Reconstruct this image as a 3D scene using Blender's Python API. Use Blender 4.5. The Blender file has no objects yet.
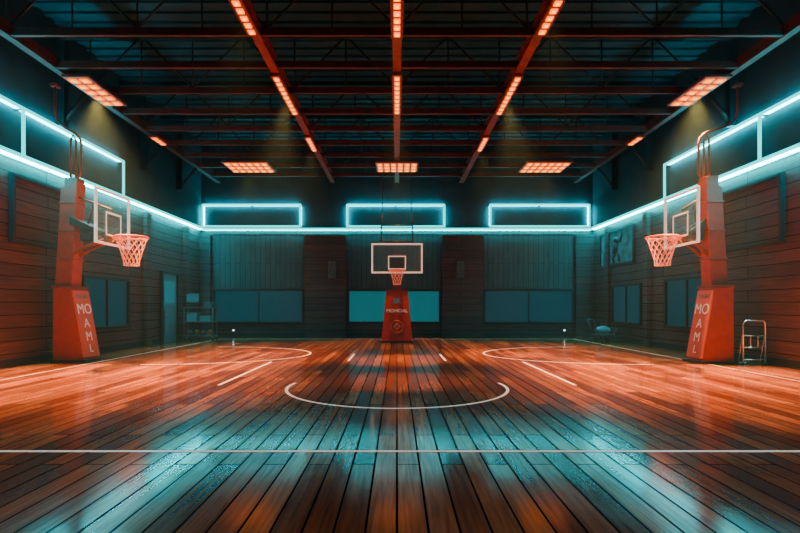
import bpy, bmesh, math, random
from mathutils import Vector, Matrix
random.seed(4)
S = bpy.context.scene
COL = S.collection

# ------------------------------------------------------------ materials
def newmat(name):
    m = bpy.data.materials.new(name); m.use_nodes = True
    nt = m.node_tree
    return m, nt, nt.nodes['Principled BSDF']

def simple(name, col, rough=0.5, metal=0.0, emis=None, es=0.0, noise=0.0, nscale=6.0):
    m, nt, p = newmat(name)
    p.inputs['Base Color'].default_value = (*col, 1)
    p.inputs['Roughness'].default_value = rough
    p.inputs['Metallic'].default_value = metal
    if emis:
        p.inputs['Emission Color'].default_value = (*emis, 1)
        p.inputs['Emission Strength'].default_value = es
    if noise > 0:
        tc = nt.nodes.new('ShaderNodeTexCoord')
        n = nt.nodes.new('ShaderNodeTexNoise'); n.inputs['Scale'].default_value = nscale
        n.inputs['Detail'].default_value = 5
        r = nt.nodes.new('ShaderNodeValToRGB')
        r.color_ramp.elements[0].position = 0.3; r.color_ramp.elements[1].position = 0.7
        r.color_ramp.elements[0].color = (*[c*(1-noise) for c in col], 1)
        r.color_ramp.elements[1].color = (*[min(1, c*(1+noise)) for c in col], 1)
        nt.links.new(tc.outputs['Object'], n.inputs['Vector'])
        nt.links.new(n.outputs['Fac'], r.inputs['Fac'])
        nt.links.new(r.outputs['Color'], p.inputs['Base Color'])
    return m

def emit(name, col, s):
    m = bpy.data.materials.new(name); m.use_nodes = True
    nt = m.node_tree; nt.nodes.clear()
    e = nt.nodes.new('ShaderNodeEmission'); o = nt.nodes.new('ShaderNodeOutputMaterial')
    e.inputs['Color'].default_value = (*col, 1); e.inputs['Strength'].default_value = s
    nt.links.new(e.outputs[0], o.inputs[0])
    return m

def planks(name, c1, c2, mortar, u, v, length, row, gap, rough=(0.4, 0.6), bump=0.4, grain=0.35, spec=0.5, bdist=0.02, nb=0.1):
    m, nt, p = newmat(name)
    N, L = nt.nodes, nt.links
    tc = N.new('ShaderNodeTexCoord'); sp = N.new('ShaderNodeSeparateXYZ'); cb = N.new('ShaderNodeCombineXYZ')
    L.new(tc.outputs['Object'], sp.inputs[0])
    L.new(sp.outputs[u], cb.inputs[0]); L.new(sp.outputs[v], cb.inputs[1])
    br = N.new('ShaderNodeTexBrick')
    br.offset = 0.37; br.offset_frequency = 2
    br.inputs['Scale'].default_value = 1
    br.inputs['Brick Width'].default_value = length
    br.inputs['Row Height'].default_value = row
    br.inputs['Mortar Size'].default_value = gap
    br.inputs['Mortar Smooth'].default_value = 0.1
    br.inputs['Color1'].default_value = (*c1, 1); br.inputs['Color2'].default_value = (*c2, 1)
    br.inputs['Mortar'].default_value = (*mortar, 1)
    L.new(cb.outputs[0], br.inputs['Vector'])
    mp = N.new('ShaderNodeMapping'); mp.inputs['Scale'].default_value = (0.7, 14, 1)
    L.new(cb.outputs[0], mp.inputs[0])
    n = N.new('ShaderNodeTexNoise'); n.inputs['Scale'].default_value = 1.6; n.inputs['Detail'].default_value = 5
    n.inputs['Distortion'].default_value = 0.6
    L.new(mp.outputs[0], n.inputs['Vector'])
    mr = N.new('ShaderNodeMapRange'); mr.inputs[1].default_value = 0.3; mr.inputs[2].default_value = 0.7
    mr.inputs[3].default_value = 1-grain; mr.inputs[4].default_value = 1+grain
    L.new(n.outputs['Fac'], mr.inputs[0])
    n2 = N.new('ShaderNodeTexNoise'); n2.inputs['Scale'].default_value = 0.8; n2.inputs['Detail'].default_value = 4
    L.new(tc.outputs['Object'], n2.inputs['Vector'])
    mr2 = N.new('ShaderNodeMapRange'); mr2.inputs[1].default_value = 0.3; mr2.inputs[2].default_value = 0.7
    mr2.inputs[3].default_value = 0.75; mr2.inputs[4].default_value = 1.2
    L.new(n2.outputs['Fac'], mr2.inputs[0])
    mu = N.new('ShaderNodeMath'); mu.operation = 'MULTIPLY'
    L.new(mr.outputs[0], mu.inputs[0]); L.new(mr2.outputs[0], mu.inputs[1])
    vm = N.new('ShaderNodeVectorMath'); vm.operation = 'SCALE'
    L.new(br.outputs['Color'], vm.inputs[0]); L.new(mu.outputs[0], vm.inputs['Scale'])
    L.new(vm.outputs[0], p.inputs['Base Color'])
    rr = N.new('ShaderNodeMapRange'); rr.inputs[1].default_value = 0.3; rr.inputs[2].default_value = 0.7
    rr.inputs[3].default_value = rough[0]; rr.inputs[4].default_value = rough[1]
    L.new(n2.outputs['Fac'], rr.inputs[0])
    ad = N.new('ShaderNodeMath'); ad.operation = 'MULTIPLY_ADD'; ad.inputs[1].default_value = 0.5; ad.use_clamp = True
    L.new(br.outputs['Fac'], ad.inputs[0]); L.new(rr.outputs[0], ad.inputs[2])
    L.new(ad.outputs[0], p.inputs['Roughness'])
    sm = N.new('ShaderNodeMath'); sm.operation = 'MULTIPLY_ADD'; sm.inputs[1].default_value = -spec; sm.inputs[2].default_value = spec; sm.use_clamp = True
    L.new(br.outputs['Fac'], sm.inputs[0]); L.new(sm.outputs[0], p.inputs['Specular IOR Level'])
    sub = N.new('ShaderNodeMath'); sub.operation = 'MULTIPLY_ADD'
    sub.inputs[1].default_value = -1.0
    L.new(br.outputs['Fac'], sub.inputs[0])
    sc = N.new('ShaderNodeMath'); sc.operation = 'MULTIPLY'; sc.inputs[1].default_value = nb
    L.new(n.outputs['Fac'], sc.inputs[0]); L.new(sc.outputs[0], sub.inputs[2])
    bp = N.new('ShaderNodeBump'); bp.inputs['Strength'].default_value = bump; bp.inputs['Distance'].default_value = bdist
    L.new(sub.outputs[0], bp.inputs['Height']); L.new(bp.outputs[0], p.inputs['Normal'])
    return m

M_floor = planks('floor_wood', (0.52, 0.165, 0.05), (0.12, 0.030, 0.012), (0.002, 0.001, 0.001), 1, 0, 3.1, 0.225, 0.010,
                 rough=(0.10, 0.17), bump=0.2, grain=0.4, spec=0.55, bdist=0.006, nb=0.012)
M_wside = planks('wall_siding_side', (0.12, 0.034, 0.028), (0.068, 0.022, 0.019), (0.004, 0.002, 0.002), 1, 2, 7.2, 0.34, 0.010, rough=(0.45, .65), bump=0.6, grain=.5)
M_wback = planks('wall_siding_back', (0.085, 0.034, 0.032), (0.052, 0.024, 0.025), (0.004, 0.003, 0.003), 0, 2, 5.2, 0.34, 0.008, rough=(0.45, .65), bump=0.5, grain=.5)
M_clad = planks('vertical_cladding', (0.042, 0.07, 0.074), (0.031, 0.054, 0.058), (0.008, 0.012, 0.012), 2, 0, 6, 0.26, 0.008, rough=(0.5, .7), bump=0.4)
M_upper = simple('upper_wall_paint', (0.008, 0.045, 0.062), 0.7, noise=0.3, nscale=1.5)
M_roof = simple('roof_deck_metal', (0.006, 0.06, 0.09), 0.6, noise=0.3, nscale=2)
M_beam = simple('beam_rust_steel', (0.30, 0.042, 0.025), 0.5, noise=0.3, nscale=4)
M_beam2 = simple('crossbeam_steel', (0.09, 0.024, 0.02), 0.55, noise=0.3, nscale=4)
M_truss = simple('truss_steel', (0.006, 0.014, 0.02), 0.5)
M_neon = emit('neon_cyan', (0.0, 0.86, 0.86), 2.4)
M_spill = emit('added_wall_glow', (0.0, 0.62, 0.72), 66.0)  # hidden emitters added behind the tubes to throw more teal on the walls
M_spillc = emit('added_wall_glow_far', (0.0, 0.62, 0.72), 32.0)
M_spillb = emit('added_wall_glow_frame', (0.0, 0.65, 0.76), 42.0)
M_led = emit('led_orange', (1.0, 0.14, 0.0), 3.2)
M_led2 = emit('led_orange_core', (1.0, 0.26, 0.01), 5.0)
M_black = simple('black_metal', (0.015, 0.015, 0.018), 0.4)
M_dark = simple('dark_trim', (0.014, 0.013, 0.016), 0.5)
M_red = simple('red_padding', (0.42, 0.022, 0.012), 0.45, noise=0.15, nscale=5)
M_redd = simple('dark_red_steel', (0.26, 0.03, 0.022), 0.4)
M_orange = simple('orange_padding', (0.72, 0.11, 0.045), 0.45)
M_white = simple('white_frame_glow', (0.8, 0.75, 0.7), 0.4, emis=(1, 0.55, 0.42), es=0.8)  # frame is no lamp; warm brightness put in as emission
M_text = simple('white_lettering_glow', (0.85, 0.82, 0.78), 0.5, emis=(1, .8, .7), es=0.15)  # slight glow put into the letters to lift them
M_line = simple('court_line_paint_glow', (0.9, 0.85, 0.8), 0.35, emis=(1, 0.86, 0.75), es=0.35)  # plain paint; emission keeps it near white under the orange lamps
M_rim = simple('rim_orange_glow', (0.9, 0.12, 0.04), 0.35, emis=(1, 0.12, 0.03), es=0.4)  # lit look of the rim put in as emission
M_net = simple('net_cord_glow', (0.85, 0.32, 0.24), 0.7, emis=(1, 0.22, 0.13), es=0.3)  # pinkish light on the cords put in as emission
M_winD = simple('window_glass_dark_glow', (0.002, 0.03, 0.045), 0.3, emis=(0.0, 0.30, 0.42), es=0.09)  # dark panes with a faint teal glow put into the glass
M_winG = simple('window_glass_lit', (0.01, 0.08, 0.10), 0.3, emis=(0.0, 0.42, 0.5), es=0.26)
M_chrome = simple('chrome_tube', (0.75, 0.75, 0.75), 0.25, metal=0.8)
M_teal = simple('teal_paint', (0.07, 0.24, 0.28), 0.5)
M_poster = simple('poster_paper', (0.04, 0.2, 0.23), 0.6, noise=0.6, nscale=2.5)
M_rubber = simple('rubber_black', (0.012, 0.012, 0.012), 0.7)
M_grey = simple('grey_plastic', (0.10, 0.11, 0.12), 0.5)
M_ball = simple('basketball_rubber', (0.4, 0.12, 0.05), 0.6)
M_screen = simple('monitor_screen', (0.02, 0.1, 0.12), 0.15, emis=(0.05, 0.6, 0.7), es=0.1)
m, nt, p = newmat('board_glass')
p.inputs['Base Color'].default_value = (0.4, 0.7, 0.75, 1); p.inputs['Alpha'].default_value = 0.10
p.inputs['Roughness'].default_value = 0.1
M_glass = m

# ------------------------------------------------------------ mesh builder
class B:
    def __init__(s):
        s.bm = bmesh.new(); s.mats = []
    def mi(s, m):
        if m not in s.mats: s.mats.append(m)
        return s.mats.index(m)
    def hexa(s, vs, m):
        v = [s.bm.verts.new(c) for c in vs]; i = s.mi(m)
        for f in ((0, 3, 2, 1), (4, 5, 6, 7), (0, 1, 5, 4), (1, 2, 6, 5), (2, 3, 7, 6), (3, 0, 4, 7)):
            s.bm.faces.new([v[k] for k in f]).material_index = i
        return s
    def box(s, x0, x1, y0, y1, z0, z1, m):
        x0, x1 = sorted((x0, x1)); y0, y1 = sorted((y0, y1)); z0, z1 = sorted((z0, z1))
        return s.hexa([(x0, y0, z0), (x1, y0, z0), (x1, y1, z0), (x0, y1, z0), (x0, y0, z1), (x1, y0, z1), (x1, y1, z1), (x0, y1, z1)], m)
    def sweep(s, pts, r, m, seg=8, closed=False, cap=True):
        P = [Vector(q) for q in pts]; n = len(P); i = s.mi(m)
        T = []
        for k in range(n):
            if closed: t = P[(k+1) % n]-P[k-1]
            else: t = P[min(k+1, n-1)]-P[max(k-1, 0)]
            T.append(t.normalized())
        up = Vector((0, 0, 1)) if abs(T[0].z) < 0.9 else Vector((1, 0, 0))
        nrm = (up-T[0]*up.dot(T[0])).normalized()
        rings = []
        for k in range(n):
            nrm = (nrm-T[k]*nrm.dot(T[k])).normalized()
            b = T[k].cross(nrm)
            rr = r[k] if isinstance(r, (list, tuple)) else r
            rings.append([s.bm.verts.new(P[k]+(nrm*math.cos(a)+b*math.sin(a))*rr) for a in [2*math.pi*j/seg for j in range(seg)]])
        for k in range(n if closed else n-1):
            A = rings[k]; C = rings[(k+1) % n]
            for j in range(seg):
                f = s.bm.faces.new((A[j], A[(j+1) % seg], C[(j+1) % seg], C[j])); f.material_index = i; f.smooth = True
        if cap and not closed:
            s.bm.faces.new(rings[0][::-1]).material_index = i
            s.bm.faces.new(rings[-1]).material_index = i
        return s
    def ring(s, c, R, r, m, axis='Z', n=28, seg=6):
        c = Vector(c); pts = []
        for k in range(n):
            a = 2*math.pi*k/n; u, v = R*math.cos(a), R*math.sin(a)
            pts.append(c+Vector({'Z': (u, v, 0), 'X': (0, u, v), 'Y': (u, 0, v)}[axis]))
        return s.sweep(pts, r, m, seg, closed=True)
    def sphere(s, c, R, m, sc=(1, 1, 1)):
        g = bmesh.ops.create_uvsphere(s.bm, u_segments=16, v_segments=10, radius=R, matrix=Matrix.Translation(c) @ Matrix.Diagonal((*sc, 1)))
        i = s.mi(m)
        for v in g['verts']:
            for f in v.link_faces: f.material_index = i; f.smooth = True
        return s
    def obj(s, name, loc=(0, 0, 0), rot=0, bevel=0):
        bmesh.ops.recalc_face_normals(s.bm, faces=s.bm.faces)
        me = bpy.data.meshes.new(name); s.bm.to_mesh(me); s.bm.free()
        for m in s.mats: me.materials.append(m)
        o = bpy.data.objects.new(name, me); COL.objects.link(o)
        o.location = loc; o.rotation_euler = (0, 0, rot)
        if bevel:
            b = o.modifiers.new('bevel', 'BEVEL'); b.width = bevel; b.segments = 2; b.limit_method = 'ANGLE'
        return o

# ------------------------------------------------------------ dims
W, D, Y0, ZR = 10.1, 25.8, -4.0, 10.0
ZN, ZU = 5.52, 6.83
HB = 7.95
YN = 8.2      # where the side-wall neon begins

B().box(-W-.2, W+.2, Y0-.2, D+.2, -.2, 0, M_floor).obj('floor')
def wall(name, a, upper_from, mat):
    x0, x1, y0, y1 = a
    b = B(); b.box(x0, x1, y0, y1, 0, upper_from, mat); b.box(x0, x1, y0, y1, upper_from, ZR, M_upper); b.obj(name)
wall('wall_left', (-W-.2, -W, Y0, D), ZN, M_wside)
wall('wall_right', (W, W+.2, Y0, D), ZN, M_wside)
wall('wall_back', (-W-.2, W+.2, D, D+.2), ZN, M_wback)
wall('wall_front', (-W-.2, W+.2, Y0-.2, Y0), ZN, M_wback)
b = B(); b.box(-W-.2, W+.2, Y0-.2, D+.2, ZR, ZR+.2, M_roof)
for k in range(60):
    y = Y0+.25+k*.5
    b.box(-W, W, y, y+.18, ZR-.07, ZR, M_roof)
b.obj('ceiling')
B().box(-W, -W+.05, Y0, D, 0, .22, M_dark).obj('baseboard_left')
B().box(W-.05, W, Y0, D, 0, .22, M_dark).obj('baseboard_right')
B().box(-W+.05, W-.05, D-.05, D, 0, .22, M_dark).obj('baseboard_back')

n = 1
for x0, x1 in ((-4.72, -2.62), (2.32, 4.4)):
    B().box(x0, x1, D-.28, D-.05, 0, 5.25, M_wback).obj('trim_%d' % n); n += 1
for x0, x1 in ((-W, -9.55), (9.15, W)):
    B().box(x0, x1, D-.28, D-.05, 0, 5.25, M_wback).obj('trim_%d' % n); n += 1
for x0, x1 in ((-9.44, -4.85), (-2.5, 2.2), (4.5, 9.05)):
    b = B(); b.box(x0, x1, D-.07, D-.002, 2.5, 5.28, M_clad)
    k = x0+.26
    while k < x1:
        b.box(k-.015, k+.015, D-.082, D-.07, 2.5, 5.28, M_clad); k += .52
    b.box(x0-.05, x1+.05, D-.11, D-.002, 5.28, 5.34, M_clad)
    b.obj('trim_%d' % n); n += 1
for sgn in (-1, 1):
    for y in (19.9, 23.6):
        B().box(sgn*(W-.16), sgn*(W-.0005), y, y+.35, .0, 5.35, M_wside).obj('trim_%d' % n); n += 1

wn = 1
def win_back(x0, x1, z0, z1, g, mull=2):
    global wn
    b = B(); y = D
    b.box(x0, x1, y-.04, y-.003, z0, z1, g)
    t = .09
    b.box(x0-t, x1+t, y-.14, y-.003, z1, z1+t, M_dark); b.box(x0-t, x1+t, y-.18, y-.003, z0-t, z0, M_dark)
    b.box(x0-t, x0, y-.14, y-.003, z0, z1, M_dark); b.box(x1, x1+t, y-.14, y-.003, z0, z1, M_dark)
    for k in range(1, mull):
        xm = x0+(x1-x0)*k/mull
        b.box(xm-.03, xm+.03, y-.1, y-.04, z0, z1, M_dark)
    b.obj('window_%d' % wn); wn += 1
win_back(-9.35, -4.9, .8, 2.35, M_winD, 2)
win_back(-2.45, 2.15, .8, 2.35, M_winG, 2)
win_back(4.55, 9.0, .8, 2.35, M_winD, 2)
def win_side(sg, y0, y1, z0, z1, g, mull=2):
    global wn
    b = B(); t = .09
    X = lambda d: sg*(W-d)
    b.box(X(.04), X(.003), y0, y1, z0, z1, g)
    b.box(X(.13), X(.003), y0-t, y1+t, z1, z1+t, M_dark); b.box(X(.16), X(.003), y0-t, y1+t, z0-t, z0, M_dark)
    b.box(X(.13), X(.003), y0-t, y0, z0, z1, M_dark); b.box(X(.13), X(.003), y1, y1+t, z0, z1, M_dark)
    for k in range(1, mull):
        ym = y0+(y1-y0)*k/mull
        b.box(X(.1), X(.04), ym-.03, ym+.03, z0, z1, M_dark)
    b.obj('window_%d' % wn); wn += 1
for sg in (-1, 1):
    win_side(sg, 16.0, 18.6, .9, 2.5, M_winD)
win_side(1, 20.6, 23.2, .9, 2.45, M_winD)
for sg in (-1, 1):
    b = B(); X = lambda d: sg*(W-d)
    b.box(X(.05), X(.003), 13.1, 15.4, 3.35, 5.0, M_wside)
    for (a, c, e, f) in ((13.0, 15.5, 5.0, 5.08), (13.0, 15.5, 3.27, 3.35), (13.0, 13.1, 3.35, 5.0), (15.4, 15.5, 3.35, 5.0)):
        b.box(X(.12), X(.003), a, c, e, f, M_dark)
    b.obj('trim_%d' % n); n += 1
b = B()
b.box(-W+.003, -W+.06, 21.35, 22.75, 0, 3.0, M_teal)
b.box(-W+.003, -W+.14, 21.25, 21.35, 0, 3.1, M_dark); b.box(-W+.003, -W+.14, 22.75, 22.85, 0, 3.1, M_dark)
b.box(-W+.003, -W+.14, 21.35, 22.75, 3.0, 3.1, M_dark)
b.box(-W+.06, -W+.08, 21.55, 22.55, 1.7, 2.7, M_winG); b.box(-W+.06, -W+.09, 21.55, 22.55, .3, 1.4, M_teal)
b.sweep([(-W+.06, 21.5, 1.1), (-W+.13, 21.5, 1.1), (-W+.13, 21.65, 1.1)], .02, M_chrome)
b.obj('door_1')

b = B()
b.box(W-.05, W-.003, 21.3, 24.6-.0, 3.55, 5.0, M_poster)
for (a, c, e, f) in ((21.2, 24.7, 5.0, 5.1), (21.2, 24.7, 3.45, 3.55), (21.2, 21.3, 3.55, 5.0), (24.6, 24.7, 3.55, 5.0)):
    b.box(W-.1, W-.003, a, c, e, f, M_black)
b.sphere((W-.05, 22.9, 4.62), .13, M_black)
b.sweep([(W-.06, 22.9, 4.5), (W-.06, 22.95, 4.0)], [.12, .17], M_black)
b.sweep([(W-.06, 22.95, 4.05), (W-.06, 23.2, 3.8), (W-.06, 23.1, 3.58)], .07, M_black)
b.sweep([(W-.06, 22.9, 4.05), (W-.06, 22.6, 3.85), (W-.06, 22.55, 3.6)], .07, M_black)
b.sweep([(W-.06, 22.85, 4.45), (W-.06, 22.5, 4.55), (W-.06, 22.3, 4.85)], .045, M_black)
b.obj('wall_poster')

# ------------------------------------------------------------ neon : glass tube + hidden glow strips added for wall spill
def neon_back_rect(x0, x1):
    y = D-.2
    b = B()
    P = [(x0, y, ZN+.16), (x1, y, ZN+.16), (x1, y, 6.78), (x0, y, 6.78)]
    for k in range(4):
        b.sweep([P[k], P[(k+1) % 4]], .05, M_neon, 8)
    for q in P: b.sphere(q, .05, M_neon)
    b.box(x0, x1, D-.13, D-.003, 6.76, 6.80, M_spillb)
    for x in (x0, x1): b.box(x-.02, x+.02, D-.13, D-.003, ZN+.2, 6.74, M_spillb)
    for x in (x0, (x0+x1)/2, x1):
        for z in (ZN+.16, 6.78): b.box(x-.04, x+.04, y+.03, D, z-.04, z+.04, M_black)
    b.obj('neon_light_frame')
for x0, x1 in ((-9.95, -4.95), (-2.55, 2.42), (4.78, 9.85)):
    neon_back_rect(x0, x1)
b = B(); b.sweep([(-W+.15, D-.36, ZN), (W-.15, D-.36, ZN)], .055, M_neon)
b.box(-W+.15, W-.15, D-.30, D-.003, ZN-.03, ZN+.02, M_spillc)
b.box(-W+.15, W-.15, D-.31, D-.003, ZN+.021, ZN+.05, M_black)  # cap added to block the strip's upward light
b.obj('neon_light_strip')
for sg in (-1, 1):
    x = sg*(W-.3)
    b = B(); b.sweep([(x, YN, ZN), (x, D-.36, ZN)], .055, M_neon)
    b.box(sg*(W-.24), sg*(W-.003), YN, D-.31, ZN-.025, ZN+.02, M_spill)
    b.box(sg*(W-.25), sg*(W-.003), YN, D-.31, ZN+.021, ZN+.05, M_black)  # opaque cover added to keep the side spill off the ceiling
    b.obj('neon_light_strip')
    b = B(); x = sg*(W-.2)
    y1 = 18.1 if sg < 0 else 18.5
    ym = y1-4.85
    b.sweep([(x, YN+.1, ZU), (x, y1, ZU)], .045, M_neon)
    b.box(sg*(W-.14), sg*(W-.003), YN+.1, y1, ZU-.015, ZU+.015, M_spillb)
    b.sphere((x, y1, ZU), .045, M_neon)
    for yy in (y1, ym, ym-4.85):
        b.sweep([(x, yy, ZN+.06), (x, yy, ZU)], .045, M_neon)
        b.box(x, sg*W, yy-.04, yy+.04, ZU-.04, ZU+.04, M_black)
    b.obj('neon_light_frame')

# ------------------------------------------------------------ ceiling structure
for xb in (-3.32, 0, 3.32):
    b = B()
    b.box(xb-.11, xb+.11, Y0, D, HB, HB+.05, M_beam); b.box(xb-.035, xb+.035, Y0, D, HB+.05, HB+.28, M_beam)
    b.box(xb-.11, xb+.11, Y0, D, HB+.28, HB+.33, M_beam)
    b.obj('ceiling_beam')
for xb in (-9.2, 9.2):
    b = B(); b.box(xb-.1, xb+.1, Y0, D, HB, HB+.3, M_beam2); b.obj('ceiling_beam')
y = 11.8-1.6*9
while y < D-.3:
    b = B(); b.box(-9.15, 9.15, y-.05, y+.05, HB+.02, HB+.2, M_beam2)
    b.obj('ceiling_crossbeam'); y += 1.6
y = 11.8-1.6*8
while y < D-.3:
    b = B()
    zt = 9.7
    b.box(-W, W, y-.06, y+.06, zt-.1, zt+.05, M_truss)
    xs = [-9.2+i*18.4/12 for i in range(13)]
    for i in range(12):
        z0, z1 = (HB+.2, zt) if i % 2 == 0 else (zt, HB+.2)
        b.sweep([(xs[i], y, z0), (xs[i+1], y, z1)], .03, M_truss, 6)
        b.sweep([(xs[i], y, HB+.2), (xs[i], y, zt)], .025, M_truss, 6)
    b.obj('roof_truss'); y += 3.2
for sg in (-1, 1):
    for y in (14.9, 19.8, 23.0):
        b = B()
        b.sweep([(sg*(W-.1), y, 7.0), (sg*9.2, y, HB+.05)], .06, M_truss, 6)
        b.box(sg*(W-.25), sg*W, y-.1, y+.1, 6.95, 9.5, M_truss)
        b.obj('wall_brace')

# ------------------------------------------------------------ LED fixtures
def lamp(cx, cy, wx, ly, nx, ny, z, energy=0, size=1.7, aim=None):
    b = B()
    b.box(cx-wx/2-.04, cx+wx/2+.04, cy-ly/2-.04, cy+ly/2+.04, z, z+.07, M_redd)
    dx, dy = wx/nx, ly/ny
    for i in range(nx):
        for j in range(ny):
            x = cx-wx/2+dx*(i+.5); yy = cy-ly/2+dy*(j+.5)
            b.box(x-dx*.36, x+dx*.36, yy-dy*.29, yy+dy*.29, z-.03, z, M_led)
            b.box(x-dx*.2, x+dx*.2, yy-dy*.18, yy+dy*.18, z-.035, z-.03, M_led2)
    for yy in (cy-ly/2+.1, cy+ly/2-.1):
        b.sweep([(cx, yy, z+.07), (cx, yy, HB+.02)], .02, M_black, 6)
    o = b.obj('led_ceiling_lamp')
    if energy:
        l = bpy.data.lights.new('lamp_beam', 'SPOT'); l.energy = energy; l.color = (1.0, 0.35, 0.075)
        l.spot_size = size; l.spot_blend = 1.0; l.shadow_soft_size = .12
        lo = bpy.data.objects.new('lamp_beam', l); COL.objects.link(lo); lo.location = (cx, cy, z-.17); lo.parent = o
        a = aim or (cx, cy)
        lo.rotation_euler = Vector((a[0]-cx, a[1]-cy, -z)).to_track_quat('-Z', 'Y').to_euler()
for sg in (-1, 1):
    xb = 3.32*sg
    lamp(xb, 10.6, .2, 1.9, 1, 7, HB-.09, 1800, aim=(sg*3.6, 11.0), size=1.0)
    lamp(xb, 15.0, .2, 2.7, 1, 9, HB-.09, 13500, aim=(sg*4.6, 15.6), size=.98)
    lamp(xb, 19.4, .2, 1.6, 1, 5, HB-.09, 4000, aim=(sg*3.6, 19.4), size=1.1)
    lamp(xb, 4.5, .2, 1.9, 1, 7, HB-.09, 350, aim=(sg*3.0, 5.4), size=1.2)  # out of view; beam added to warm the near floor
lamp(0, 10.7, .2, 1.9, 1, 7, HB-.09, 3000, size=.45)
lamp(0, 14.95, .2, 2.7, 1, 9, HB-.09, 8000, size=.55)
for sg in (-1, 1):
    lamp(sg*8.65, 14.4, .62, 1.9, 2, 5, HB-.2, 34000, size=1.0, aim=(sg*6.7, 11.5))
    lamp(sg*9.0, 18.9, .25, .9, 1, 3, HB-.12, 0)
    lamp(sg*6.6, 22.4, 1.9, 1.6, 6, 3, HB-.15, 3500, size=1.0, aim=(sg*6.2, 18.5))
lamp(0, 22.4, 1.8, 1.4, 6, 3, HB-.15, 2500, size=1.0)

# ------------------------------------------------------------ hoops
def textobj(parent, s, size, mat, M):
    c = bpy.data.curves.new('lettering', 'FONT'); c.body = s; c.size = size; c.extrude = .006
    c.align_x = 'CENTER'; c.align_y = 'CENTER'; c.materials.append(mat)
    o = bpy.data.objects.new('lettering', c); COL.objects.link(o); o.parent = parent; o.matrix_local = M
    return o

def net(b, c, R, h, m, n=12, lev=6, r=.014):
    c = Vector(c)
    def pt(l, k):
        t = l/lev; rad = R*(1-.52*min(1, t*1.15)**.8); a = 2*math.pi*(k+(.5 if l % 2 else 0))/n
        return c+Vector((rad*math.cos(a), rad*math.sin(a), -h*t))
    for l in range(lev):
        for k in range(n):
            a = pt(l, k)
            for k2 in ((k, k-1) if l % 2 == 0 else (k, k+1)):
                b.sweep([a, pt(l+1, k2)], r, m, 4, cap=False)
    b.ring(c+Vector((0, 0, -h)), R*.48, r, m, n=16, seg=4)

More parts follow.
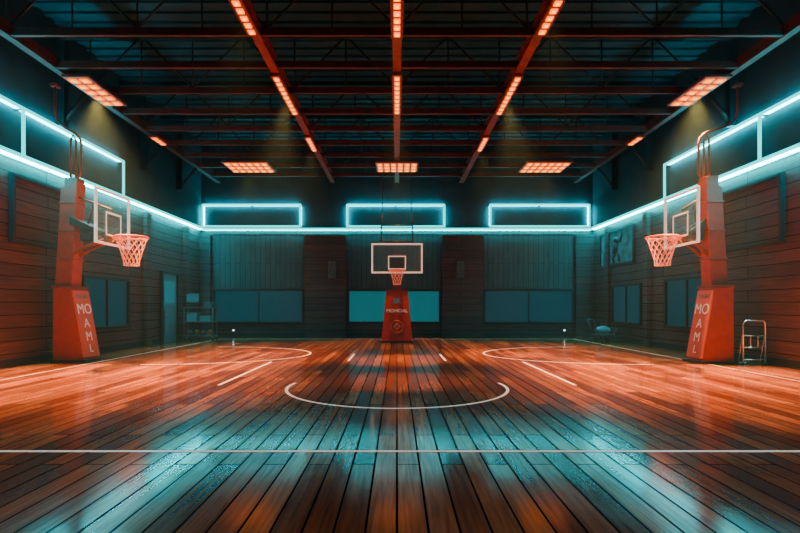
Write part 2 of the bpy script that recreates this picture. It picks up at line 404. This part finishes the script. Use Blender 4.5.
def side_hoop(loc, rot, bx=1.12, px=0):
    b = B()
    y0, y1, h = -.39, .39, 2.1
    b.hexa([(-.45, y0, 0.08), (.40, y0, 0.08), (.40, y1, 0.08), (-.45, y1, 0.08), (-.45, y0, h), (.04, y0, h), (.04, y1, h), (-.45, y1, h)], M_red)
    b.box(-.5, .5, y0-.05, y1+.05, 0, .08, M_black)
    def P(t, y, off=0): return (.40-.36*t+off, y, .08+(h-.08)*t)
    b.hexa([P(.03, y0+.03), P(.03, y0+.03, .05), P(.03, y1-.03, .05), P(.03, y1-.03), P(.97, y0+.03), P(.97, y0+.03, .05), P(.97, y1-.03, .05), P(.97, y1-.03)], M_orange)
    b.box(-.47, .08, y0-.02, y1+.02, h, h+.07, M_redd)
    b.hexa([(-.45, -.30, h+.07), (.02, -.30, h+.07), (.02, .15, h+.07), (-.45, .15, h+.07), (-.30, -.28, 4.95), (.16, -.28, 5.15), (.16, .12, 5.15), (-.30, .12, 4.95)], M_red)
    b.box(-.22, .14, -.24, .10, 5.0, 5.26, M_redd)
    for z in (2.9, 3.7, 4.5):
        f = (z-h)/3
        b.box(-.45+.15*f-.02, .02+.15*f+.02, -.32, .17, z, z+.05, M_redd)
    by = -.16
    for yy in (-.32, .02):
        b.hexa([(0, yy-.04, 3.9), (bx-.02, yy-.04, 3.5), (bx-.02, yy+.04, 3.5), (0, yy+.04, 3.9), (0, yy-.04, 4.15), (bx-.02, yy-.04, 3.64), (bx-.02, yy+.04, 3.64), (0, yy+.04, 4.15)], M_black)
        b.sweep([(.05, yy, 3.05), (.05+(bx-.05)*.4, yy, 3.3), (bx-.03, yy, 3.52)], .05, M_redd)
    b.box(bx*.27, bx*.55, -.36, .06, 3.45, 3.8, M_black)
    b.sweep([(.05, -.15, 4.75), (bx-.03, -.15, 4.35)], .035, M_black)
    b.sweep([(bx*.31, -.15, 3.8), (bx*.5, -.15, 4.5)], .03, M_black)
    hw, z0, z1 = .8, 3.37, 4.78
    b.box(bx-.01, bx+.01, by-hw, by+hw, z0, z1, M_glass)
    t = .055
    b.box(bx-.035, bx+.035, by-hw-t, by+hw+t, z1, z1+t, M_white); b.box(bx-.035, bx+.035, by-hw-t, by+hw+t, z0-t, z0, M_white)
    b.box(bx-.035, bx+.035, by-hw-t, by-hw, z0, z1, M_white); b.box(bx-.035, bx+.035, by+hw, by+hw+t, z0, z1, M_white)
    w2, a0, a1 = .34, 3.62, 4.2; t = .045
    b.box(bx+.012, bx+.025, by-w2-t, by+w2+t, a1, a1+t, M_white); b.box(bx+.012, bx+.025, by-w2-t, by+w2+t, a0-t, a0, M_white)
    b.box(bx+.012, bx+.025, by-w2-t, by-w2, a0, a1, M_white); b.box(bx+.012, bx+.025, by+w2, by+w2+t, a0, a1, M_white)
    b.box(bx-.12, bx-.035, by-.25, by+.25, 3.4, 3.75, M_black)
    R = .43; rc = (bx+.1+R, by, 3.57)
    b.ring(rc, R, .028, M_rim, n=36, seg=8)
    b.box(bx+.03, bx+.12, by-.12, by+.12, 3.50, 3.60, M_rim)
    b.sweep([(bx+.03, by-.1, 3.42), (bx+.28, by-.25, 3.56)], .018, M_rim, 6)
    b.sweep([(bx+.03, by+.1, 3.42), (bx+.28, by+.25, 3.56)], .018, M_rim, 6)
    net(b, (rc[0], rc[1], 3.56), R, .8, M_net, r=.013)
    o = b.obj('basketball_hoop', loc, rot, bevel=.008)
    c = B()
    c.sweep([(-.55-px, -.15, HB), (-.55-px, -.15, 7.15), (-.50-px, -.15, 6.95), (-.36-px, -.15, 6.8), (.02, -.15, 6.55), (.16, -.15, 6.42), (.2, -.15, 6.25), (.2, -.15, 5.4), (.1, -.15, 5.27)], .035, M_redd, 8)
    c.sweep([(-.1, -.15, 5.27), (-.1, -.15, 6.35), (-.03, -.15, 6.5), (.05, -.15, 6.35), (.05, -.15, 5.27)], .03, M_redd, 8)
    c.box(-.65-px, -.45-px, -.25, -.05, HB-.08, HB, M_redd)
    c.obj('ceiling_support_pipe', loc, rot)
    up = Vector((-.36, 0, 2.02)).normalized(); right = Vector((0, 1, 0)); nor = right.cross(up)
    base = Vector((.40, 0, .08))
    for s, t, sz in (('MO', .70, .42), ('A', .50, .38), ('M', .31, .38), ('L', .14, .32)):
        p = base+Vector((-.36*t, 0, 2.02*t))+nor*.052
        M = Matrix((right, up, nor)).transposed().to_4x4(); M.translation = p
        textobj(o, s, sz, M_text, M)
    p = base+Vector((-.36*.88, 0, 2.02*.88))+nor*.052
    M = Matrix((right, up, nor)).transposed().to_4x4(); M.translation = p
    textobj(o, 'COURT', .16, M_teal, M)
    return o
side_hoop((-9.25, 14.48, 0), 0)
side_hoop((8.83, 14.16, 0), math.pi, bx=.70, px=.36)

b = B()
h = 2.25
b.hexa([(-.68, -.75, .08), (.68, -.75, .08), (.62, .5, .08), (-.62, .5, .08), (-.48, -.25, h), (.48, -.25, h), (.45, .4, h), (-.45, .4, h)], M_red)
b.box(-.74, .74, -.8, .55, 0, .08, M_black)
b.box(-.52, .52, -.29, .44, h, h+.07, M_redd)
b.hexa([(-.2, -.1, h+.07), (.2, -.1, h+.07), (.2, .3, h+.07), (-.2, .3, h+.07), (-.16, -.3, 3.9), (.16, -.3, 3.9), (.16, 0, 3.9), (-.16, 0, 3.9)], M_redd)
by = -1.0
for xx in (-.12, .12):
    b.sweep([(xx, -.15, 3.8), (xx, by+.04, 3.6)], .05, M_black)
    b.sweep([(xx, -.15, 2.9), (xx, by+.04, 3.2)], .05, M_black)
b.box(-.3, .3, by+.03, by+.14, 3.05, 3.75, M_black)
hw, z0, z1, t = 1.04, 3.08, 4.24, .065
b.box(-hw, hw, by-.01, by+.01, z0, z1, M_glass)
b.box(-hw-t, hw+t, by-.035, by+.035, z1, z1+t, M_white); b.box(-hw-t, hw+t, by-.035, by+.035, z0-t, z0, M_white)
b.box(-hw-t, -hw, by-.035, by+.035, z0, z1, M_white); b.box(hw, hw+t, by-.035, by+.035, z0, z1, M_white)
w2, a0, a1, t = .34, 3.22, 3.72, .045
b.box(-w2-t, w2+t, by-.03, by-.012, a1, a1+t, M_white); b.box(-w2-t, w2+t, by-.03, by-.012, a0-t, a0, M_white)
b.box(-w2-t, -w2, by-.03, by-.012, a0, a1, M_white); b.box(w2, w2+t, by-.03, by-.012, a0, a1, M_white)
R = .33; rc = (0, by-.1-R, 3.12)
b.ring(rc, R, .03, M_rim, n=30, seg=8)
b.box(-.12, .12, by-.12, by-.03, 3.05, 3.15, M_rim)
net(b, (rc[0], rc[1], 3.11), R, .6, M_net, n=10, lev=5, r=.013)
far = b.obj('basketball_hoop', (0.0, 22.6, 0), 0, bevel=.008)
b = B()
for xx in (-.68, .68):
    b.sweep([(xx, by+.1, 4.32), (xx, by+.1, 5.1), (xx*.95, by+.1, 5.3)], .03, M_black, 6)
    b.sweep([(xx, by+.1, 5.1), (xx, .9, 6.2), (xx, .9, HB+.02)], .025, M_black, 6)
b.sweep([(-.68, by+.1, 5.1), (.68, by+.1, 5.1)], .03, M_black, 6)
b.sweep([(-.68, by+.1, 4.4), (.68, by+.1, 4.4)], .03, M_black, 6)
b.obj('ceiling_support_pipe', (0, 22.6, 0))
up = Vector((0, .5, 2.17)).normalized(); right = Vector((1, 0, 0)); nor = right.cross(up)
def FM(t):
    M = Matrix((right, up, nor)).transposed().to_4x4()
    M.translation = Vector((0, -.75, .08))+Vector((0, .5, 2.17))*t+nor*.006
    return M
textobj(far, 'MOHOAL', .22, M_text, FM(.60))
textobj(far, 'SK', .34, M_winG, FM(.80))
c = B(); c.ring((0, 0, 0), .26, .03, M_orange, n=28, seg=6); c.ring((0, 0, 0), .1, .03, M_orange, n=20, seg=6)
c.sweep([(-.26, 0, 0), (.26, 0, 0)], .02, M_orange, 6); c.sweep([(0, -.26, 0), (0, .26, 0)], .02, M_orange, 6)
e = c.obj('emblem'); e.parent = far; e.matrix_local = FM(.28)

# ------------------------------------------------------------ court markings
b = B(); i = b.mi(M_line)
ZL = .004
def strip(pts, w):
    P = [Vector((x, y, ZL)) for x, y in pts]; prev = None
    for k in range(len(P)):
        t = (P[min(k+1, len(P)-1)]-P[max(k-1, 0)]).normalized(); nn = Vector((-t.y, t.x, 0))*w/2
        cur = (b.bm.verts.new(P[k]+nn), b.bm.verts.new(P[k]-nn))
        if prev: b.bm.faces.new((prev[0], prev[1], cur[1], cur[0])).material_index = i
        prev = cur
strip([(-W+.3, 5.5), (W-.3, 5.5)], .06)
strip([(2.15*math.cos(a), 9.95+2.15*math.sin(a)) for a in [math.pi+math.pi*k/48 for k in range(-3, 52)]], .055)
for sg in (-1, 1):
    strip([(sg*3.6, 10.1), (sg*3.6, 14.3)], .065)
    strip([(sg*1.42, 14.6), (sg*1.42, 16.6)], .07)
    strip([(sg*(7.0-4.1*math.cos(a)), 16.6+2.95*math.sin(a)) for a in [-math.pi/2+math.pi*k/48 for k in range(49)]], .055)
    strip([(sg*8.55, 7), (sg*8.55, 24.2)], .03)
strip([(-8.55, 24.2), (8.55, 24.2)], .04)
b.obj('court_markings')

# ------------------------------------------------------------ small props
for x in (-3.28, 3.2):
    b = B()
    y = D-.28
    b.box(x-.22, x+.22, y-.32, y-.06, 3.0, 3.9, M_black)
    b.box(x-.19, x+.19, y-.335, y-.32, 3.03, 3.87, M_grey)
    b.ring((x, y-.34, 3.28), .13, .02, M_black, 'Y', 20, 6); b.ring((x, y-.34, 3.66), .07, .015, M_black, 'Y', 16, 6)
    b.box(x-.05, x+.05, y-.06, y+.0, 3.3, 3.6, M_dark)
    b.obj('wall_speaker', bevel=.01)
M_ind = emit('indicator_glow', (.7, .9, 1), 5)
for x in (-8.4, 8.6):
    b = B(); z = .33; y = D-.06
    b.box(x-.08, x+.08, y-.06, y+.0, z-.05, z+.09, M_grey); b.sphere((x, y-.07, z+.02), .035, M_ind)
    b.obj('wall_indicator_light')

b = B(); x0, x1 = -9.75, -8.45
y0, y1 = 22.9, 23.45
for xx in (x0, x1):
    for yy in (y0, y1): b.sweep([(xx, yy, .06), (xx, yy, 1.55)], .03, M_grey, 6); b.sphere((xx, yy, .06), .06, M_rubber)
for z in (.2, .85, 1.5): b.box(x0-.03, x1+.03, y0-.03, y1+.03, z, z+.05, M_grey)
for k in range(4): b.sphere((x0+.2+k*.3, 23.15, .25+.13), .13, M_ball if k % 2 else M_grey)
b.box(x0+.1, x0+.55, y0+.05, y1-.05, .9, 1.3, M_teal); b.box(x0+.7, x0+1.15, y0+.05, y1-.05, .9, 1.15, M_teal)
b.box(x0+.2, x0+.35, 23.1, 23.25, 1.55, 1.75, M_black); b.box(x0+.0, x0+.62, 23.1, 23.18, 1.75, 2.2, M_black); b.box(x0+.03, x0+.59, 23.09, 23.1, 1.78, 2.17, M_screen)
b.box(x0+.85, x0+1.2, y0+.1, y1-.1, 1.55, 1.8, M_grey)
b.obj('equipment_cart')

b = B()
for yy in (-.25, .25):
    b.ring((-.4, yy, .18), .15, .03, M_rubber, 'Y', 22, 6); b.ring((.35, yy, .14), .11, .03, M_rubber, 'Y', 20, 6)
    b.sweep([(-.4, yy, .18), (-.35, yy, .32), (.35, yy, .30), (.35, yy, .14)], .02, M_grey, 6)
    b.sweep([(-.35, yy, .32), (-.62, yy, 1.0)], .02, M_grey, 6)
    b.sweep([(.35, yy, .30), (.5, yy, .62)], .018, M_grey, 6)
b.sweep([(-.62, -.25, 1.0), (-.62, .25, 1.0)], .022, M_grey, 6); b.sweep([(.5, -.25, .62), (.5, .25, .62)], .018, M_grey, 6)
b.sweep([(-.4, -.25, .18), (-.4, .25, .18)], .015, M_grey, 6); b.sweep([(.35, -.25, .14), (.35, .25, .14)], .015, M_grey, 6)
b.box(-.42, .4, -.27, .27, .31, .35, M_grey)
b.sphere((-.02, 0, .53), .2, M_teal, (1.8, 1.0, .92))
b.sweep([(-.2, 0, .7), (-.1, 0, .82), (.08, 0, .82), (.18, 0, .7)], .018, M_black, 6)
b.obj('equipment_trolley', (9.2, 22.3, 0), math.radians(8))

b = B()
w = .3
b.sweep([(-w, 0, .03), (-w, 0, 1.12), (-w+.06, 0, 1.2), (w-.06, 0, 1.2), (w, 0, 1.12), (w, 0, .03)], .02, M_chrome)
b.sweep([(-w, .2, .03), (-w, .03, .8)], .016, M_chrome); b.sweep([(w, .2, .03), (w, .03, .8)], .016, M_chrome)
b.sweep([(-w, .2, .04), (w, .2, .04)], .016, M_chrome)
for z in (.15, .48, .80): b.sweep([(-w, 0, z), (w, 0, z)], .016, M_chrome)
for xx in (-.1, .1): b.sweep([(xx, 0, .48), (xx, 0, .80)], .012, M_chrome)
for xx in (-w, w): b.sphere((xx, 0, .03), .03, M_rubber)
b.obj('steel_rack', (9.65, 13.5, 0), 0)

# ------------------------------------------------------------ world (thin haze in the air), camera
w = bpy.data.worlds.new('world'); S.world = w; w.use_nodes = True
w.node_tree.nodes['Background'].inputs[0].default_value = (.01, .03, .04, 1)
v = w.node_tree.nodes.new('ShaderNodeVolumeScatter')
v.inputs['Color'].default_value = (.35, .82, 1, 1)
v.inputs['Density'].default_value = 0.0020; v.inputs['Anisotropy'].default_value = 0.2
w.node_tree.links.new(v.outputs[0], w.node_tree.nodes['World Output'].inputs['Volume'])
cam = bpy.data.cameras.new('camera'); co = bpy.data.objects.new('camera', cam); COL.objects.link(co)
co.location = (0, 0, 1.6); co.rotation_euler = (math.pi/2, 0, 0)
cam.sensor_width = 36; cam.lens = 22.5
cam.shift_x = 3/800; cam.shift_y = 39.5/800
cam.clip_start = .05
S.camera = co
